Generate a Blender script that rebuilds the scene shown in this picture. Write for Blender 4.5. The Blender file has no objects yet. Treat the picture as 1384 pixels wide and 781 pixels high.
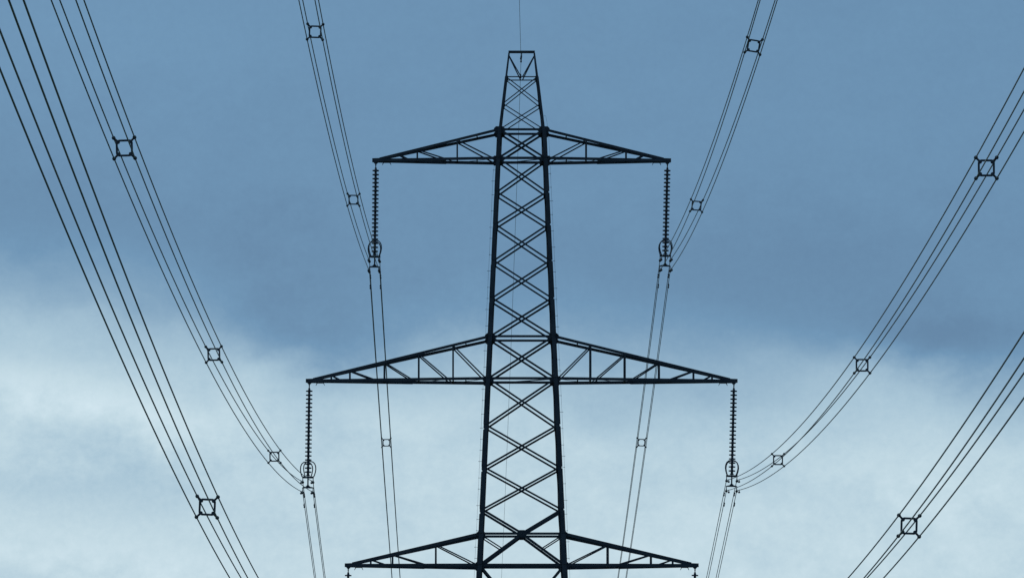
import bpy, math, random
from mathutils import Vector, Matrix
R = math.radians
random.seed(7)
S = bpy.context.scene
COL = S.collection

# ------------------------------------------------------------------ camera
CAM_Z = 20.0                       # eye height above the pylon's foot (the camera stands on higher ground)
cam_d = bpy.data.cameras.new('camera')
cam = bpy.data.objects.new('camera', cam_d)
COL.objects.link(cam)
cam.location = (0, 0, CAM_Z)
cam.rotation_euler = (R(90 + 4.6936), 0, R(-0.2865))
cam_d.sensor_width = 36
cam_d.lens = 36 * 7375 / 1384.0
cam_d.clip_start = 0.5
cam_d.clip_end = 30000
S.camera = cam

# ------------------------------------------------------------------ view
S.view_settings.view_transform = 'Standard'
S.view_settings.look = 'None'
S.view_settings.exposure = 0
S.view_settings.gamma = 1
S.cycles.filter_width = 1.5
S.cycles.max_bounces = 4

# ------------------------------------------------------------------ sun behind cloud
SUN_EL, SUN_AZ = 38.0, -35.0       # azimuth from +Y towards +X, degrees
sd = bpy.data.lights.new('sun', 'SUN')
sd.energy = 0.5
sd.angle = R(20)
sd.color = (1.0, 0.97, 0.92)
sun = bpy.data.objects.new('sun', sd)
COL.objects.link(sun)
sv = Vector((math.sin(R(SUN_AZ)) * math.cos(R(SUN_EL)), math.cos(R(SUN_AZ)) * math.cos(R(SUN_EL)), math.sin(R(SUN_EL))))
sun.rotation_euler = sv.to_track_quat('Z', 'Y').to_euler()
sun.location = sv * 300


def lin(r, g, b):
    f = lambda c: c / 12.92 if c <= 0.04045 else ((c + 0.055) / 1.055) ** 2.4
    return (f(r / 255), f(g / 255), f(b / 255), 1)


# ------------------------------------------------------------------ sky: Nishita air behind banks of rain cloud
W = bpy.data.worlds.new('World')
S.world = W
W.use_nodes = True
NT = W.node_tree
for n in list(NT.nodes):
    NT.nodes.remove(n)


def N(t, **k):
    n = NT.nodes.new(t)
    for a, b in k.items():
        setattr(n, a, b)
    return n


def L(a, b):
    NT.links.new(a, b)


def M(op, a, b=None, c=None):
    n = N('ShaderNodeMath', operation=op)
    for i, v in enumerate((a, b, c)):
        if v is None:
            continue
        if isinstance(v, (int, float)):
            n.inputs[i].default_value = v
        else:
            L(v, n.inputs[i])
    return n.outputs[0]


tc = N('ShaderNodeTexCoord')
nrm = N('ShaderNodeVectorMath', operation='NORMALIZE')
L(tc.outputs['Generated'], nrm.inputs[0])
sp = N('ShaderNodeSeparateXYZ')
L(nrm.outputs[0], sp.inputs[0])
az = M('MULTIPLY', M('ARCTAN2', sp.outputs[0], sp.outputs[1]), 57.29578)     # degrees of azimuth
el = M('MULTIPLY', M('ARCSINE', sp.outputs[2]), 57.29578)                    # degrees of elevation
cv = N('ShaderNodeCombineXYZ')
L(az, cv.inputs[0])
L(el, cv.inputs[1])


def noise(scale, detail, rough, sx, sy, ox, oy, w=0.0):
    mp = N('ShaderNodeMapping')
    mp.inputs['Scale'].default_value = (sx, sy, 1)
    mp.inputs['Location'].default_value = (ox, oy, w)
    L(cv.outputs[0], mp.inputs[0])
    n = N('ShaderNodeTexNoise')
    n.inputs['Scale'].default_value = scale
    n.inputs['Detail'].default_value = detail
    n.inputs['Roughness'].default_value = rough
    L(mp.outputs[0], n.inputs['Vector'])
    return M('SUBTRACT', n.outputs['Fac'], 0.5)


big = noise(0.22, 3, 0.5, 1, 1.3, 3.1, 7.7)
mid = noise(0.75, 5, 0.55, 0.8, 1.4, 11.3, 2.2)
fin = noise(1.9, 10, 0.62, 0.95, 1.25, 5.0, 9.0)


def blob(a0, e0, ra, re, amp, tilt=0.0):
    """one cloud bank in the sky: centre azimuth / elevation, radii and tilt, all in degrees"""
    c, k = math.cos(R(tilt)), math.sin(R(tilt))
    dx, dy = M('SUBTRACT', az, a0), M('SUBTRACT', el, e0)
    x = M('DIVIDE', M('ADD', M('MULTIPLY', dx, c), M('MULTIPLY', dy, k)), ra)
    y = M('DIVIDE', M('SUBTRACT', M('MULTIPLY', dy, c), M('MULTIPLY', dx, k)), re)
    x = M('ADD', x, M('MULTIPLY', mid, 1.7))
    y = M('ADD', y, M('ADD', M('MULTIPLY', mid, 1.2), M('MULTIPLY', fin, 1.8)))
    q = M('ADD', M('MULTIPLY', x, x), M('MULTIPLY', y, y))
    return M('MULTIPLY', M('EXPONENT', M('MULTIPLY', q, -1.0)), amp)


def smooth(v, lo, hi):
    n = N('ShaderNodeMapRange', interpolation_type='SMOOTHSTEP')
    L(v, n.inputs[0])
    n.inputs[1].default_value = lo
    n.inputs[2].default_value = hi
    return n.outputs[0]


# height of the dark cloud's lower rim falls from left to right; a soft veil with torn edges in it
rim = M('ADD', el, M('MULTIPLY', az, 0.06))
rim = M('ADD', rim, M('MULTIPLY', big, 1.2))
rim = M('ADD', rim, M('MULTIPLY', mid, 0.9))
soft = smooth(M('MULTIPLY', rim, -1.0), -5.1, -2.6)
torn = smooth(M('MULTIPLY', M('ADD', rim, M('MULTIPLY', fin, 1.5)), -1.0), -4.45, -3.35)
low_sky = M('ADD', M('MULTIPLY', soft, 0.70), M('MULTIPLY', torn, 0.30))
t = M('MULTIPLY_ADD', low_sky, 0.655, 0.078)
for b in ((-4.8, 4.45, 0.9, 0.65, 0.17),
          (-4.0, 3.50, 1.3, 0.24, 0.22, -14),
          (-3.1, 4.2, 0.5, 0.5, 0.07),
          (-2.55, 3.55, 0.35, 0.32, 0.12),
          (-2.1, 4.35, 0.8, 1.0, -0.09, 20),
          (-1.3, 4.1, 0.9, 0.35, -0.06),
          (-0.2, 4.4, 1.2, 0.5, -0.05),
          (-4.0, 2.72, 1.4, 0.34, -0.15),
          (-3.9, 1.85, 2.2, 0.30, 0.14, -8),
          (-1.0, 3.35, 0.9, 0.25, 0.08),
          (-0.3, 4.0, 0.6, 0.3, 0.06),
          (1.25, 3.35, 0.6, 0.22, -0.11, -8),
          (3.6, 3.8, 1.0, 0.32, 0.12, -12),
          (4.7, 2.9, 1.2, 0.45, 0.10),
          (2.6, 1.9, 2.4, 0.5, 0.05),
          (3.4, 5.0, 2.2, 0.60, -0.05),
          (-4.6, 5.5, 1.5, 0.5, -0.03),
          (-3.9, 7.3, 2.0, 0.7, 0.035),
          (4.9, 4.2, 1.0, 0.3, -0.12)):
    t = M('ADD', t, blob(*b))
grain = noise(11.0, 6, 0.7, 1, 1, 2.0, 4.0)
t = M('ADD', t, M('MULTIPLY', mid, M('ADD', M('MULTIPLY', low_sky, 0.20), 0.06)))
t = M('ADD', t, M('MULTIPLY', fin, M('ADD', M('MULTIPLY', low_sky, 0.30), 0.045)))
t = M('ADD', t, M('MULTIPLY', grain, M('ADD', M('MULTIPLY', low_sky, 0.10), 0.07)))
cr = N('ShaderNodeValToRGB')
L(t, cr.inputs[0])
cr.color_ramp.elements[0].position = 0.0
cr.color_ramp.elements[0].color = lin(96, 132, 166)
cr.color_ramp.elements[1].position = 1.0
cr.color_ramp.elements[1].color = lin(212, 232, 242)
for p, c in ((0.12, (107, 147, 181)), (0.35, (141, 174, 199)), (0.57, (168, 197, 215)), (0.78, (192, 216, 228))):
    e = cr.color_ramp.elements.new(p)
    e.color = lin(*c)
# away from the bright gap over the valley the cloud deck is thicker and darker
far = N('ShaderNodeMapRange')
L(el, far.inputs[0])
far.inputs[1].default_value = 9
far.inputs[2].default_value = 35
far.inputs[3].default_value = 1.0
far.inputs[4].default_value = 0.9
side = N('ShaderNodeMapRange')
L(M('ABSOLUTE', az), side.inputs[0])
side.inputs[1].default_value = 12
side.inputs[2].default_value = 100
side.inputs[3].default_value = 1.0
side.inputs[4].default_value = 0.9
dk = M('MULTIPLY', M('MULTIPLY', far.outputs[0], side.outputs[0]), 10.0)
cl = N('ShaderNodeVectorMath', operation='SCALE')
L(cr.outputs[0], cl.inputs[0])
L(dk, cl.inputs['Scale'])
sky = N('ShaderNodeTexSky', sky_type='NISHITA')
sky.sun_disc = False
sky.sun_elevation = R(SUN_EL)
sky.sun_rotation = R(SUN_AZ)
mx = N('ShaderNodeMix', data_type='RGBA')
mx.inputs['Factor'].default_value = 0.97          # cloud cover
L(sky.outputs[0], mx.inputs['A'])
L(cl.outputs[0], mx.inputs['B'])
bg = N('ShaderNodeBackground')
bg.inputs['Strength'].default_value = 0.1
L(mx.outputs['Result'], bg.inputs['Color'])
out = N('ShaderNodeOutputWorld')
L(bg.outputs[0], out.inputs['Surface'])


# ------------------------------------------------------------------ materials
def mat(name, c1, c2, rough=0.6, metal=0.0, scale=3.0):
    m = bpy.data.materials.new(name)
    m.use_nodes = True
    nt = m.node_tree
    b = nt.nodes['Principled BSDF']
    tcn = nt.nodes.new('ShaderNodeTexCoord')
    nz = nt.nodes.new('ShaderNodeTexNoise')
    nz.inputs['Scale'].default_value = scale
    nz.inputs['Detail'].default_value = 5
    rp = nt.nodes.new('ShaderNodeValToRGB')
    rp.color_ramp.elements[0].position = 0.35
    rp.color_ramp.elements[0].color = (*c1, 1)
    rp.color_ramp.elements[1].position = 0.68
    rp.color_ramp.elements[1].color = (*c2, 1)
    nt.links.new(tcn.outputs['Object'], nz.inputs['Vector'])
    nt.links.new(nz.outputs['Fac'], rp.inputs['Fac'])
    nt.links.new(rp.outputs['Color'], b.inputs['Base Color'])
    b.inputs['Roughness'].default_value = rough
    b.inputs['Metallic'].default_value = metal
    b.inputs['Specular IOR Level'].default_value = 0.25
    return m


STEEL = mat('weathered_dark_steel', (0.026, 0.035, 0.050), (0.048, 0.060, 0.078), 0.7, 0.0, 1.5)
STEEL2 = mat('weathered_plate_steel', (0.022, 0.030, 0.044), (0.040, 0.050, 0.066), 0.75, 0.0, 4)
WIRE = mat('weathered_aluminium_strand', (0.26, 0.28, 0.30), (0.36, 0.38, 0.40), 0.6, 0.0, 0.7)
FIT = mat('dull_cast_fittings', (0.026, 0.036, 0.054), (0.050, 0.064, 0.086), 0.6, 0.0, 6)
GLAZE = mat('dark_glazed_porcelain', (0.034, 0.046, 0.066), (0.056, 0.070, 0.092), 0.3, 0.0, 2)
CONC = mat('weathered_concrete', (0.22, 0.21, 0.19), (0.34, 0.33, 0.30), 0.9, 0.0, 2)
GRASS = mat('rough_pasture', (0.035, 0.060, 0.018), (0.085, 0.105, 0.040), 0.95, 0.0, 0.02)


# ------------------------------------------------------------------ mesh helpers
class MB:
    def __init__(s):
        s.v, s.f, s.smooth = [], [], False

    def quadbox(s, a8):
        o = len(s.v)
        s.v += [tuple(p) for p in a8]
        s.f += [tuple(o + i for i in q) for q in ((0, 3, 2, 1), (4, 5, 6, 7), (0, 1, 5, 4), (1, 2, 6, 5), (2, 3, 7, 6), (3, 0, 4, 7))]

    def bar(s, p, q, u, v, u0, u1, v0, v1):
        """prism from p to q whose section spans [u0,u1] along u and [v0,v1] along v"""
        p, q = Vector(p), Vector(q)
        c = [(u0, v0), (u1, v0), (u1, v1), (u0, v1)]
        s.quadbox([p + u * a + v * b for a, b in c] + [q + u * a + v * b for a, b in c])

    def angle(s, p, q, w, n, off=0.0, t=None, flip=1, depth=0.9):
        """rolled steel angle: one flange in the face (normal n), one standing inward"""
        p, q = Vector(p), Vector(q)
        t = t or max(0.008, w * 0.12)
        d = (q - p).normalized()
        n = Vector(n)
        n = (n - d * n.dot(d)).normalized()
        u = d.cross(n).normalized() * flip
        s.bar(p, q, u, n, -w / 2, w / 2, -off - t, -off)
        s.bar(p, q, u, n, w / 2 - t, w / 2, -off - max(w * depth, t + 0.006), -off - t - 0.001)

    def box(s, c, sx, sy, sz, rot=None):
        c = Vector(c)
        pts = []
        for z in (-sz / 2, sz / 2):
            for x, y in ((-sx / 2, -sy / 2), (sx / 2, -sy / 2), (sx / 2, sy / 2), (-sx / 2, sy / 2)):
                p = Vector((x, y, z))
                pts.append(c + (rot @ p if rot else p))
        s.quadbox(pts)

    def tube(s, pts, r, k=8, closed=False, caps=True):
        pts = [Vector(p) for p in pts]
        n = len(pts)
        o = len(s.v)
        ref = None
        for i, p in enumerate(pts):
            a = pts[(i - 1) % n] if (closed or i > 0) else p
            b = pts[(i + 1) % n] if (closed or i < n - 1) else p
            d = (b - a).normalized()
            if ref is None:
                ref = Vector((0, 0, 1)) if abs(d.z) < 0.9 else Vector((1, 0, 0))
            u = (ref - d * ref.dot(d)).normalized()
            ref = u
            w = d.cross(u)
            rr = r[i] if isinstance(r, (list, tuple)) else r
            for j in range(k):
                th = 2 * math.pi * j / k
                s.v.append(tuple(p + (u * math.cos(th) + w * math.sin(th)) * rr))
        m = n if closed else n - 1
        for i in range(m):
            for j in range(k):
                a = o + i * k + j
                b = o + i * k + (j + 1) % k
                c = o + ((i + 1) % n) * k + (j + 1) % k
                d = o + ((i + 1) % n) * k + j
                s.f.append((a, b, c, d))
        if caps and not closed:
            s.f.append(tuple(o + j for j in reversed(range(k))))
            s.f.append(tuple(o + (n - 1) * k + j for j in range(k)))
        return s

    def lathe(s, prof, k=16, c=(0, 0, 0), axis='Z'):
        o = len(s.v)
        for r, h in prof:
            for j in range(k):
                th = 2 * math.pi * j / k
                a, b = r * math.cos(th), r * math.sin(th)
                p = (a, b, h) if axis == 'Z' else (a, h, b)
                s.v.append((c[0] + p[0], c[1] + p[1], c[2] + p[2]))
        for i in range(len(prof) - 1):
            for j in range(k):
                s.f.append((o + i * k + j, o + i * k + (j + 1) % k, o + (i + 1) * k + (j + 1) % k, o + (i + 1) * k + j))
        s.f.append(tuple(o + j for j in reversed(range(k))))
        s.f.append(tuple(o + (len(prof) - 1) * k + j for j in range(k)))

    def plate(s, pts, n, t):
        """flat polygon given thickness t along n"""
        o = len(s.v)
        n = Vector(n)
        k = len(pts)
        s.v += [tuple(Vector(p) + n * (t / 2)) for p in pts] + [tuple(Vector(p) - n * (t / 2)) for p in pts]
        s.f.append(tuple(o + i for i in range(k)))
        s.f.append(tuple(o + k + i for i in reversed(range(k))))
        for i in range(k):
            j = (i + 1) % k
            s.f.append((o + i, o + k + i, o + k + j, o + j))

    def mesh(s, name, m, smooth=False):
        me = bpy.data.meshes.new(name)
        me.from_pydata(s.v, [], s.f)
        me.materials.append(m)
        me.update()
        if smooth:
            me.polygons.foreach_set('use_smooth', [True] * len(me.polygons))
            me.update()
        return me

    def build(s, name, m, parent=None, smooth=False):
        o = bpy.data.objects.new(name, s.mesh(name, m, smooth))
        COL.objects.link(o)
        if parent:
            o.parent = parent
        return o


def tag(o, label, cat, group=None, kind=None):
    o['label'] = label
    o['category'] = cat
    if group:
        o['group'] = group
    if kind:
        o['kind'] = kind
    return o


def empty(name, loc=(0, 0, 0)):
    o = bpy.data.objects.new(name, None)
    o.empty_display_size = 0.3
    COL.objects.link(o)
    o.location = loc
    return o


def copy_tree(o, parent=None):
    c = o.copy()
    COL.objects.link(c)
    c.parent = parent
    for ch in list(o.children):
        copy_tree(ch, c)
    return c


# ------------------------------------------------------------------ ground
TX, TY = 1.668, 246.0               # foot of the pylon


def ground_z(x, y):
    def sm(a, b, v):
        v = min(1, max(0, (v - a) / (b - a)))
        return v * v * (3 - 2 * v)
    z = 18.4 - 18.4 * sm(-20, 235, y) - 48 * sm(255, 700, y) + 3.0 * (1 - sm(-300, -10, y))
    w = min(1.0, (abs(x - 0.8) + max(0, abs(y - 123) - 130)) / 120)
    z += w * (1.8 * math.sin(x / 61 + 1.3) * math.cos(y / 83) + 1.0 * math.sin(x / 23 + y / 37))
    return z


def axis(lo, hi, c, fine, n):
    out, v = [c], c
    st = fine
    while v < hi:
        v += st
        st *= 1.09 if v - c > n else 1.0
        out.append(min(v, hi))
    v, st = c, fine
    while v > lo:
        v -= st
        st *= 1.09 if c - v > n else 1.0
        out.insert(0, max(v, lo))
    return out


gx = axis(-9000, 9000, 0, 14, 200)
gy = axis(-9000, 12000, 120, 14, 260)
g = MB()
for yy in gy:
    for xx in gx:
        g.v.append((xx, yy, ground_z(xx, yy)))
nx = len(gx)
for j in range(len(gy) - 1):
    for i in range(nx - 1):
        a = j * nx + i
        g.f.append((a, a + 1, a + nx + 1, a + nx))
go = g.build('ground', GRASS, smooth=True)
go['kind'] = 'structure'

# ------------------------------------------------------------------ the pylon
ORG = Vector((TX, TY, 0))
pylon = empty('electricity_pylon', ORG)
tag(pylon, 'tall dark steel lattice pylon with three pairs of crossarms in the middle of the photo', 'pylon')
XN, YN, ZN = Vector((1, 0, 0)), Vector((0, 1, 0)), Vector((0, 0, 1))
Z_TOP, Z_PK, Z_UP = 50.88, 49.77, 47.344


def hw(z):                         # half width of the body at height z
    if z > Z_UP:
        return 0.998 - 0.119 * (z - Z_UP)
    if z > 22:
        return 0.998 + 0.0452 * (Z_UP - z)
    return 0.998 + 0.0452 * (Z_UP - 22) + 0.085 * (22 - z)


def hd(z):                         # half depth: the peak closes to a ridge
    if z > Z_PK:
        k = (z - Z_PK) / (Z_TOP - Z_PK)
        return hw(Z_PK) * (1 - k) + 0.09 * k
    return hw(z)


def corner(sx, sy, z):
    return Vector((sx * hw(z), sy * hd(z), z))


NODES = [0.5, 7.0, 13.0, 18.2, 22.9, 27.69, 29.088, 30.166, 32.059, 33.956, 36.061, 37.959, 39.686, 41.380, 43.026, 44.494,
         46.041, 47.344, 48.533, 49.770, Z_TOP]


def legw(z):
    return 0.26 if z < 22 else 0.205 if z < 29 else 0.185 if z < 36 else 0.172 if z < 41 else 0.160 if z < 47.3 else 0.105 if z < 49.7 else 0.075


for sx in (-1, 1):
    for sy in (-1, 1):
        b = MB()
        for z0, z1 in zip(NODES[:-1], NODES[1:]):
            w = legw(z0)
            t = w * 0.13
            o = w / 2                # outer corner of the angle lies half a flange outside the node line
            c0, c1 = corner(sx, sy, z0), corner(sx, sy, z1)
            u, v = XN * -sx, YN * -sy
            b.bar(c0, c1, u, v, -o, w - o, -o, -o + t)
            b.bar(c0, c1, u, v, -o, -o + t, -o + t + 0.001, w - o)
            if 22 < z0 < 47:         # outer cover angle between the splices
                L_ = z1 - z0
                e0 = 0.02
                e1 = 0.20 / L_ if sx < 0 else 0.03
                q0, q1 = c0.lerp(c1, e0), c0.lerp(c1, 1 - e1)
                b.bar(q0, q1, u, v, -o - 0.036, -o - 0.002, -o - 0.01, w - o - 0.02)
                b.bar(q0, q1, u, v, -o - 0.002, w - o - 0.03, -o - 0.03, -o - 0.003)
        b.build('leg', STEEL, pylon)
        f = MB()
        f.lathe([(0.55, -0.6), (0.55, 0.15), (0.45, 0.35), (0.3, 0.5), (0.22, 0.52)], 20, tuple(corner(sx, sy, 0.5) - Vector((0, 0, 0.5))))
        f.build('concrete_foot', CONC, pylon)


def face_pts(face, side, z):
    """a point on one of the four faces: side -1/+1 is its left/right leg, 0 its middle"""
    if face == 'front':
        return Vector((side * hw(z), -hd(z), z)), -YN
    if face == 'back':
        return Vector((side * hw(z), hd(z), z)), YN
    if face == 'left':
        return Vector((-hw(z), side * hd(z), z)), -XN
    return Vector((hw(z), side * hd(z), z)), XN


def brace(face, s0, z0, s1, z1, w, off, name='diagonal_brace', flip=1):
    p, n = face_pts(face, s0, z0)
    q, _ = face_pts(face, s1, z1)
    b = MB()
    b.angle(p, q, w, n, off, flip=flip)
    return b.build(name, STEEL, pylon)


def dw(z):
    return 0.11 if z < 22 else 0.095 if z < 29 else 0.085 if z < 38 else 0.075 if z < 47.3 else 0.044


FACES = ('front', 'back', 'left', 'right')
plain = [(a, b_) for a, b_ in zip(NODES[:-2], NODES[1:-1]) if (a, b_) not in ((27.69, 29.088), (29.088, 30.166))]
for z0, z1 in plain:
    w = 0.09 if z0 in (46.041, 36.061) else dw(z0)
    for fc in FACES:
        nm = 'diagonal_brace' if fc in ('front', 'back') else 'side_brace'
        brace(fc, -1, z0, 1, z1, w, 0.03, nm)
        brace(fc, 1, z0, -1, z1, w, 0.03 + w * 0.12 + 0.004, nm)
# K-bracing over the bottom crossarm
for fc in FACES:
    nm = 'diagonal_brace' if fc in ('front', 'back') else 'side_brace'
    for s in (-1, 1):
        brace(fc, s, 30.166, 0, 29.10, 0.105, 0.03, nm, flip=s)
        brace(fc, s, 27.69, 0, 29.07, 0.115, 0.03, nm, flip=s)
        # short stub from the leg to the middle of the lower K member
        brace(fc, s, 29.03, s * 0.48, 28.43, 0.055, 0.06, 'stub_brace')
# horizontals
for z, w in ((29.088, 0.11), (36.061, 0.12), (37.959, 0.105), (46.041, 0.12), (47.344, 0.108), (49.77, 0.05), (27.69, 0.12), (13.0, 0.12)):
    for fc in FACES:
        brace(fc, -1, z, 1, z, w, 0.055, 'horizontal_strut', flip=-1)
# peak: ridge beam and the V under it
b = MB()
b.bar((-hw(Z_TOP) - 0.02, 0, Z_TOP + 0.06), (hw(Z_TOP) + 0.02, 0, Z_TOP + 0.06), YN, ZN, -0.12, 0.12, -0.012, 0.0)
for y in (-0.12, 0.108):
    b.bar((-hw(Z_TOP) - 0.02, y, Z_TOP + 0.061), (hw(Z_TOP) + 0.02, y, Z_TOP + 0.061), YN, ZN, 0, 0.012, 0.0, 0.085)
for sx in (-1, 1):
    b.box((sx * hw(Z_TOP), 0, Z_TOP + 0.01), 0.07, 0.25, 0.075)
b.build('peak_beam', STEEL, pylon)
for fc in ('front', 'back'):
    for s in (-1, 1):
        brace(fc, s, Z_TOP - 0.06, s * 0.07, 49.79, 0.05, 0.02, 'peak_brace', flip=s)
# plan bracing inside the body at the crossarm levels
for z in (27.66, 36.02, 46.00):
    for s in (-1,):
        b = MB()
        dz = 0.012 * s
        b.angle((-hw(z), -s * hw(z), z + dz), (hw(z), s * hw(z), z + dz), 0.08, -ZN, 0.0, depth=0.5)
        b.build('plan_brace', STEEL, pylon)


def octagon(c, w, h, u, cut=0.3):
    k = min(w, h) * cut
    pts = [(-w / 2, -h / 2 + k), (-w / 2 + k, -h / 2), (w / 2 - k, -h / 2), (w / 2, -h / 2 + k),
           (w / 2, h / 2 - k), (w / 2 - k, h / 2), (-w / 2 + k, h / 2), (-w / 2, h / 2 - k)]
    return [Vector(c) + u * a + ZN * b_ for a, b_ in pts]


def gusset(face, side, z, w, h, dx=0.0):
    p, n = face_pts(face, side, z)
    u = XN if face in ('front', 'back') else YN
    b = MB()
    b.plate(octagon(p + u * dx + n * (-0.018), w, h, u), n, 0.018)
    c = p + u * dx
    for bx, bz in ((-0.3, -0.2), (0.3, -0.2), (-0.3, 0.2), (0.3, 0.2), (0, 0)):     # bolt heads
        b.tube([c + u * bx * w + ZN * bz * h * 1.4 - n * 0.01, c + u * bx * w + ZN * bz * h * 1.4 + n * 0.022], 0.018, 6)
    b.build('gusset_plate', STEEL2, pylon)


for fc in ('front', 'back'):
    for s in (-1, 1):
        for z, w, h in ((47.33, 0.50, 0.30), (46.02, 0.50, 0.24), (37.94, 0.46, 0.32), (36.03, 0.46, 0.26), (29.07, 0.40, 0.26), (27.67, 0.46, 0.30)):
            gusset(fc, s, z, w, h, s * 0.01)
        for z in (32.059, 33.956, 39.686, 41.380, 43.026, 44.494, 48.533, 49.77):
            gusset(fc, s, z, 0.2 if z < 48 else 0.12, 0.15 if z < 48 else 0.10, -s * 0.03)
    gusset(fc, 0, 29.088, 0.42, 0.32)

# crossarms ----------------------------------------------------------
# (z of lower chord, z of upper chord at the body, reach, z at the tip, verticals, [(top x, foot x)], bracket x range)
ARMS = {
    'top': (46.041, 47.344, 6.71, 46.03, (2.92, 4.73), ((2.92, 1.30), (4.73, 3.42), (5.57, 5.10)), (5.95, 6.28), (0.12, 0.128)),
    'middle': (36.061, 37.959, 9.69, 36.035, (3.10, 4.65, 6.20, 7.76, 8.60), ((3.10, 1.62), (4.65, 3.32), (6.20, 4.95), (7.76, 6.60), (8.60, 8.15)), (8.93, 9.26), (0.125, 0.132)),
    'bottom': (27.690, 29.088, 7.91, 27.725, (3.87, 5.82, 6.80), ((3.87, 2.00), (5.82, 4.25), (6.80, 6.05)), (7.18, 7.50), (0.145, 0.14)),
}
TIP_HANG = {}
for lvl, (zl, zu, reach, zt, verts, diags, br, (wu, wl)) in ARMS.items():
    for s, sname in ((-1, 'left'), (1, 'right')):
        xu, xl = hw(zu), hw(zl)
        tipd = 0.13

        def low(x, f):
            k = (x - xl) / (reach - xl)
            return Vector((s * x, f * (hw(zl) * (1 - k) + tipd * k), zl + (zt - zl) * k))

        ru = reach - 0.28

        def up(x, f):
            k = (x - xu) / (ru - xu)
            return Vector((s * x, f * (hw(zu) * (1 - k) + tipd * k), zu + (zt + 0.06 - zu) * k))
        b = MB()
        for f in (-1, 1):
            n = YN * f
            wf = wl * (0.92 if f < 0 else 1.12)
            dz = ZN * (0.0 if f < 0 else -0.03)
            b.angle(low(xl, f) + dz, low(reach, f), wf, n, -0.012, flip=-s * f)
            b.angle(up(xu, f), up(ru, f), wu, n, -0.010, flip=s * f)
            # splice angle bolted under the outer half of the lower chord
            xa, xb = xl + (reach - xl) * 0.42, xl + (reach - xl) * 0.97
            b.angle(low(xa, f) + dz * 0.7 - ZN * 0.022, low(xb, f) - ZN * 0.015, wl * 0.95, n, -0.030, flip=-s * f)
        arm = b.build('crossarm', STEEL, pylon)
        arm['label'] = '%s %s crossarm tapering out to its insulator' % (lvl, sname)
        for x in verts:
            for f in (-1, 1):
                b = MB()
                b.angle(low(x, f), up(x, f), 0.065, YN * f, 0.012, flip=f)
                b.build('arm_post', STEEL, arm)
        for x0, x1 in diags:
            for f in (-1, 1):
                b = MB()
                b.angle(up(x0, f), low(x1, f), 0.06, YN * f, 0.024)
                b.build('arm_brace', STEEL, arm)
        # zig-zag in the bottom plane, struts in the top plane
        xs = [xl] + sorted(set(list(verts) + [p[1] for p in diags if p[1] > xl + 0.4]))
        for i in range(len(xs) - 1):
            f = 1 if i % 2 else -1
            b = MB()
            b.angle(low(xs[i], f) - ZN * 0.03, low(xs[i + 1], -f) - ZN * 0.03, 0.06, -ZN, 0.0, depth=0.2)
            b.build('plan_brace', STEEL, arm)
        for x in verts[:-1] + {'top': (2.02,), 'middle': (2.52,), 'bottom': ()}[lvl]:
            b = MB()
            b.angle(low(x, -1) - ZN * 0.045, low(x, 1) - ZN * 0.045, 0.05, -ZN, 0.0)
            b.angle(up(x, -1), up(x, 1), 0.05, -ZN, 0.0)
            b.build('cross_strut', STEEL, arm)
        # end plates carrying the hanging point
        b = MB()
        for f in (-1, 1):
            y = f * (tipd + 0.012)
            b.plate([(s * (reach - 0.75), y, zt - 0.02), (s * (reach - 0.55), y, zt - 0.10), (s * (reach - 0.20), y, zt - 0.09), (s * (reach - 0.13), y, zt - 0.16),
                     (s * (reach - 0.07), y, zt - 0.16), (s * (reach + 0.01), y, zt - 0.075), (s * (reach + 0.05), y, zt - 0.070), (s * (reach + 0.06), y, zt + 0.085), (s * (reach - 0.30), y, zt + 0.10)], YN, 0.016)
        b.box((s * (reach + 0.035), 0, zt), 0.05, 2 * tipd + 0.004, 0.15)
        b.build('end_plate', STEEL2, arm)
        # rigging bracket with two curled prongs
        b = MB()
        xm = (br[0] + br[1]) / 2
        zb = zt - wl / 2 - 0.02
        b.box((s * xm, 0, zb), br[1] - br[0], 0.18, 0.05)
        for e, sg in ((br[0], -1), (br[1], 1)):
            for y in (-0.07, 0.07):
                b.tube([(s * (e - sg * 0.03), y, zb - 0.01), (s * e, y, zb - 0.05), (s * (e + sg * 0.015), y, zb - 0.085), (s * (e + sg * 0.035), y, zb - 0.125)], [0.014, 0.014, 0.011, 0.007], 6)
        b.build('rigging_bracket', STEEL2, arm)
        TIP_HANG[(lvl, sname)] = ORG + Vector((s * (reach - 0.10), 0, zt - 0.09))

# step bolts and the fall-arrest cable
for sx in (-1, 1):
    b = MB()
    pts = []
    z = 24.5
    ztop = 47.85 if sx > 0 else 45.8
    while z < ztop:
        pts.append(corner(sx, -1, z) + XN * sx * (legw(z) / 2 + 0.125))
        z += 0.8
    pts.append(corner(sx, -1, ztop) + XN * sx * 0.16)
    if sx > 0:
        c = corner(sx, -1, ztop)
        pts += [c + Vector((0.15, 0, 0.10)), c + Vector((0.10, 0, 0.13)), c + Vector((0.03, 0, 0.07))]
    b.tube(pts, 0.0045, 6)
    b.build('safety_cable', FIT, pylon)
    sb = MB()
    sb.tube([(0, 0, 0), (0.125, 0, 0)], 0.008, 6)
    sb.tube([(0.122, 0, 0), (0.137, 0, 0)], 0.014, 6)
    me = sb.mesh('step_bolt', FIT)
    z, i = 25.0, 0
    while z < 46.4:
        o = bpy.data.objects.new('step_bolt', me)
        COL.objects.link(o)
        o.parent = pylon
        o.location = corner(sx, -1, z) + XN * sx * (legw(z) / 2 + 0.01)
        o.rotation_euler = (0, 0, 0 if sx > 0 else math.pi)
        if i % 3 == 0:
            o.scale = (1.25, 1, 1)
        z += random.choice((0.5, 0.62, 0.74))
        i += 1

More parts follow.
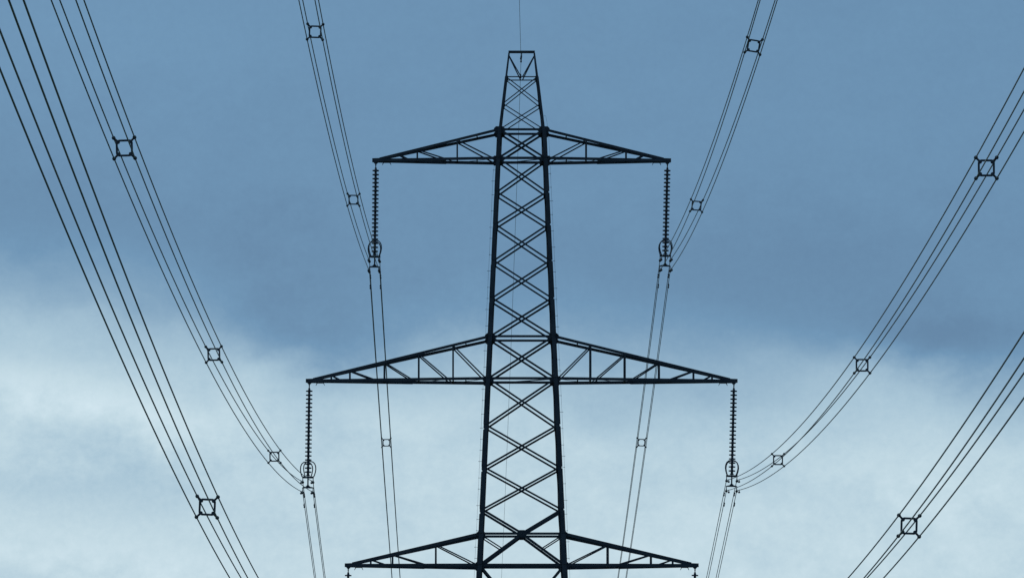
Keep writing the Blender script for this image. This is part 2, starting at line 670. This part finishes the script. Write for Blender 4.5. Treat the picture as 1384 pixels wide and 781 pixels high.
# ------------------------------------------------------------------ conductors
# bundle: level, side, X0, Z0, front (slope, curvature, drift), back (slope, curvature, drift), roll of the bundle in deg/m (front, back)
BUNDLES = [
    ('top', 'left', -4.987, 41.229, (-0.0331, 3.71e-4, -0.00122), (-0.1895, 2.3e-4, -0.0019), (-0.02, 0.03)),
    ('top', 'right', 8.158, 41.279, (-0.0416, 4.06e-4, -0.00123), (-0.1910, 2.4e-4, -0.0032), (-0.112, -0.05)),
    ('middle', 'left', -7.975, 31.252, (-0.0299, 3.55e-4, -0.00043), (-0.1900, 2.4e-4, -0.0012), (0.02, 0.0)),
    ('middle', 'right', 11.136, 31.320, (-0.0353, 3.66e-4, 0.00030), (-0.1900, 2.4e-4, -0.0040), (0.0, -0.03)),
    ('bottom', 'left', -6.207, 23.018, (-0.0269, 3.55e-4, -0.00001), (-0.1900, 2.4e-4, -0.0015), (-0.022, 0.0)),
    ('bottom', 'right', 9.385, 23.085, (-0.0337, 3.75e-4, 0.00058), (-0.1900, 2.4e-4, -0.0030), (-0.020, 0.0)),
]
HALF = 0.2325
BACK_LEN, FRONT_LEN = 320.0, 262.0


def centre(bd, s):
    """bundle centre at distance s from the pylon: s > 0 towards the camera, s < 0 beyond the pylon"""
    _, _, x0, z0, fr, bk, rl = bd
    a = abs(s)
    b_, c_, d_ = fr if s >= 0 else bk
    k = 1 - math.exp(-a / 1.2)       # the clamps round the kink off
    return Vector((x0 + d_ * a, TY - s, z0 + b_ * a * (k * 0.03 + 0.97) + c_ * a * a))


def roll(bd, s):
    r = bd[6][0] * min(s, 90) if s >= 0 else bd[6][1] * min(-s, 60)
    return R(r)


def sub(bd, s, ux, uz):
    a = roll(bd, s)
    ox, oz = ux * HALF, uz * HALF
    return centre(bd, s) + Vector((ox * math.cos(a) - oz * math.sin(a), 0, ox * math.sin(a) + oz * math.cos(a)))


def stations():
    fr = [FRONT_LEN * (i / 110.0) for i in range(110, 0, -1)]
    near = [1.6, 0.9, 0.4, 0.15]
    fr = [v for v in fr if v > 2] + near
    bk = [-v for v in reversed(near)] + [-BACK_LEN * (i / 110.0) for i in range(1, 111)]
    return fr + [0.0] + bk


ST = stations()
CORN = (('upper left', -1, 1), ('upper right', 1, 1), ('lower left', -1, -1), ('lower right', 1, -1))
for bd in BUNDLES:
    for nm, ux, uz in CORN:
        b = MB()
        b.tube([sub(bd, s, ux, uz) for s in ST], 0.0158, 8)
        o = b.build('conductor_wire', WIRE, smooth=True)
        tag(o, "%s wire of the four-wire bundle hung from the %s crossarm's %s tip" % (nm, bd[0], bd[1]), 'power line', 'conductor wires of the six bundles')

# earth wire over the peak
EW0 = Vector((TX - 0.03, TY, 50.56))


def earth(s):
    a = abs(s)
    if s >= 0:
        return EW0 + Vector((-0.0095 * a, -a, -0.020 * a + 3.0e-4 * a * a))
    return EW0 + Vector((-0.0030 * a - 0.4e-5 * a * a, a, -0.168 * a + 1.6e-4 * a * a))


b = MB()
b.tube([earth(s) for s in ST], 0.0098, 6)
tag(b.build('earth_wire', WIRE, smooth=True), 'thin single wire running over the very top of the pylon', 'power line')

# ------------------------------------------------------------------ insulator strings
root = empty('insulator_string')
b = MB()
b.tube([(0, 0, 0.06), (0, 0, -0.30)], 0.022, 8)
b.box((0, 0, -0.02), 0.09, 0.05, 0.10)
b.tube([(0, -0.05, -0.12), (0, 0.05, -0.12)], 0.035, 8)
b.lathe([(0.02, -0.22), (0.045, -0.24), (0.045, -0.29), (0.02, -0.31)], 10)
b.build('shackle', FIT, root)
d = MB()
d.lathe([(0.034, -0.135), (0.056, -0.125), (0.056, -0.074), (0.072, -0.070), (0.080, -0.060), (0.104, -0.068), (0.114, -0.058), (0.144, -0.072), (0.151, -0.064),
         (0.151, -0.024), (0.143, -0.014), (0.090, -0.014), (0.062, -0.006), (0.060, 0.030), (0.044, 0.044), (0.034, 0.048)], 20)
dm = d.mesh('disc', GLAZE, True)
for i in range(21):
    o = bpy.data.objects.new('disc', dm)
    COL.objects.link(o)
    o.parent = root
    o.location = (0, 0, -0.33 - i * 0.1825)
b = MB()
b.bar((-0.26, 0, -4.26), (0.26, 0, -4.26), YN, ZN, -0.03, 0.03, -0.045, 0.045)
b.plate([(-0.10, 0, -4.20), (0.10, 0, -4.20), (0.045, 0, -4.10), (-0.045, 0, -4.10)], YN, 0.05)
b.bar((0, -0.30, -4.275), (0, 0.30, -4.275), XN, ZN, -0.025, 0.025, -0.018, 0.018)
b.build('yoke_plate', FIT, root)
b = MB()
b.plate([(-0.265, 0, -4.755), (0.265, 0, -4.755), (0.24, 0, -4.705), (0.10, 0, -4.675), (0.03, 0, -4.60), (-0.03, 0, -4.60), (-0.10, 0, -4.675), (-0.24, 0, -4.705)], YN, 0.03)
b.build('yoke_plate', FIT, root)
b = MB()
b.tube([(0, 0, -4.09), (0, 0, -4.66)], 0.032, 8)
b.build('link_rod', FIT, root)
ring_pts = [(-0.17, -4.27), (-0.215, -4.20), (-0.262, -4.05), (-0.285, -3.90), (-0.272, -3.76), (-0.225, -3.65), (-0.14, -3.575), (0, -3.545)]
ring_pts = ring_pts + [(-x, z) for x, z in reversed(ring_pts[:-1])]
for f in (-1, 1):
    b = MB()
    pts = []
    for i, (x, z) in enumerate(ring_pts):
        y = f * (0.29 if 0 < i < len(ring_pts) - 1 else 0.20)
        pts.append((x, y, z))
    b.tube(pts, 0.025, 8)
    b.tube([(pts[0]), (pts[-1])], 0.028, 8)
    b.build('arcing_ring', FIT, root, smooth=True)
for ux, uz, zc in ((-1, 1, -4.4575), (1, 1, -4.4575), (-1, -1, -4.9225), (1, -1, -4.9225)):
    b = MB()
    x = ux * HALF
    b.tube([(x, -0.16, zc - 0.005), (x, -0.09, zc - 0.02), (x, 0, zc - 0.03), (x, 0.09, zc - 0.03), (x, 0.17, zc - 0.05)], [0.028, 0.052, 0.066, 0.052, 0.028], 8)
    b.box((x, 0, zc + 0.03), 0.05, 0.10, 0.07)
    b.tube([(x, 0, zc + 0.02), (x, 0, zc + 0.20)], 0.018, 6)
    b.build('suspension_clamp', FIT, root)

TWIST = {('top', 'left'): 5, ('top', 'right'): 2, ('middle', 'left'): 16, ('middle', 'right'): -5, ('bottom', 'left'): 6, ('bottom', 'right'): -3}
for i, bd in enumerate(BUNDLES):
    key = (bd[0], bd[1])
    o = root if i == 0 else copy_tree(root)
    hp = TIP_HANG[key]
    c0 = centre(bd, 0)
    v = c0 - hp
    ln = v.length
    o.location = hp
    q = (-v).to_track_quat('Z', 'Y').to_matrix()
    lean = math.atan2(-v.x, -v.z)
    o.rotation_euler = (0, lean, 0)
    o.scale = (1, 1, ln / 4.69)
    for ch in o.children:
        if ch.name.startswith('arcing_ring') or (ch.name.startswith('yoke_plate') and 0):
            ch.rotation_euler = (0, 0, R(TWIST[key]))
    tag(o, "long string of dark discs hanging from the %s crossarm's %s tip" % key, 'insulator', 'insulator strings under the crossarm tips')

# earth wire clamp under the peak beam
e = empty('earth_wire_clamp', EW0)
tag(e, 'small clamp holding the thin earth wire under the beam at the pylon peak', 'wire clamp')
b = MB()
b.tube([(0.03, 0, 0.38), (0.03, 0, 0.22)], 0.022, 6)
b.tube([(0.03, 0, 0.24), (0, 0, 0.0)], 0.028, 8)
b.build('hanger', FIT, e)
b = MB()
b.tube([(0, -0.14, 0.0), (0, 0, -0.02), (0, 0.16, -0.04)], [0.018, 0.045, 0.02], 8)
b.build('clamp_body', FIT, e)

# ------------------------------------------------------------------ vibration dampers
dr = empty('vibration_damper')
b = MB()
b.box((0, 0, -0.035), 0.03, 0.05, 0.09)
b.tube([(0, -0.03, 0), (0, 0.03, 0)], 0.026, 8)
b.build('clamp', FIT, dr)
b = MB()
b.tube([(0, -0.22, -0.10), (0, -0.12, -0.085), (0, 0, -0.08), (0, 0.12, -0.085), (0, 0.22, -0.10)], 0.008, 6)
b.build('messenger_cable', FIT, dr)
for f in (-1, 1):
    b = MB()
    b.tube([(0, f * 0.13, -0.090), (0, f * 0.15, -0.092), (0, f * 0.22, -0.100), (0, f * 0.25, -0.104)], [0.020, 0.042, 0.042, 0.028], 8)
    b.build('weight', FIT, dr)


def place_along(o, fn, s):
    p = fn(s)
    dv = fn(s - 0.2) - fn(s + 0.2)
    o.location = p
    o.rotation_euler = (math.atan2(dv.z, dv.y), 0, 0)


first = True
for bd in BUNDLES[:4]:
    for nm, ux, uz in CORN:
        for s, wh in ((2.3, 'in front of'), (-2.3, 'behind')):
            o = dr if first else copy_tree(dr)
            first = False
            place_along(o, lambda q: sub(bd, q, ux, uz), s)
            tag(o, 'damper on the %s wire just %s the %s %s insulator' % (nm, wh, bd[0], bd[1]), 'damper', 'vibration dampers beside the insulators')
for s, wh in ((2.1, 'in front of'), (-2.1, 'behind')):
    o = copy_tree(dr)
    place_along(o, earth, s)
    tag(o, 'damper on the thin earth wire just %s the pylon peak' % wh, 'damper', 'vibration dampers beside the insulators')

# ------------------------------------------------------------------ bundle spacers
sr = empty('bundle_spacer')
b = MB()
h, c = 0.168, 0.055
pts = []
for cxn, czn, a0 in ((1, 1, 0), (-1, 1, 90), (-1, -1, 180), (1, -1, 270)):
    for k in range(4):
        th = R(a0 + 30 * k)
        pts.append((cxn * (h - c) + c * math.cos(th), 0, czn * (h - c) + c * math.sin(th)))
b.tube(pts, 0.024, 8, closed=True)
b.build('frame', FIT, sr, smooth=True)
for ux, uz in ((-1, 1), (1, 1), (-1, -1), (1, -1)):
    b = MB()
    a0, a1 = 0.135, HALF
    b.tube([(ux * a0, -0.03, uz * a0), (ux * a0, 0.03, uz * a0)], 0.040, 10)
    b.tube([(ux * a0, 0, uz * a0), (ux * (a1 - 0.02), 0, uz * (a1 - 0.02))], [0.028, 0.022], 8)
    b.tube([(ux * a1, -0.045, uz * a1), (ux * a1, -0.03, uz * a1), (ux * a1, 0.03, uz * a1), (ux * a1, 0.045, uz * a1)], [0.030, 0.044, 0.044, 0.030], 10)
    b.build('clamp_arm', FIT, sr)
first = True
ORD = {
    'top': ((37.9, 'just above its insulator'), (83.6, "near the photo's top edge"), (-33.9, 'low down behind the pylon')),
    'middle': ((38.8, 'nearest to its insulator'), (85.0, 'halfway along the front span'), (125.1, 'farthest from the pylon')),
    'bottom': ((124.4, 'in front of the pylon'),),
}
for bd in BUNDLES:
    for s, wh in ORD[bd[0]]:
        o = sr if first else copy_tree(sr)
        first = False
        s = s - 0.5 if bd[0] == 'bottom' and bd[1] == 'left' else s
        o.location = centre(bd, s)
        o.rotation_euler = (0, -roll(bd, s), 0)
        tag(o, 'square wire spacer on the %s %s bundle, %s' % (bd[0], bd[1], wh), 'spacer', 'square spacers along the wire bundles')
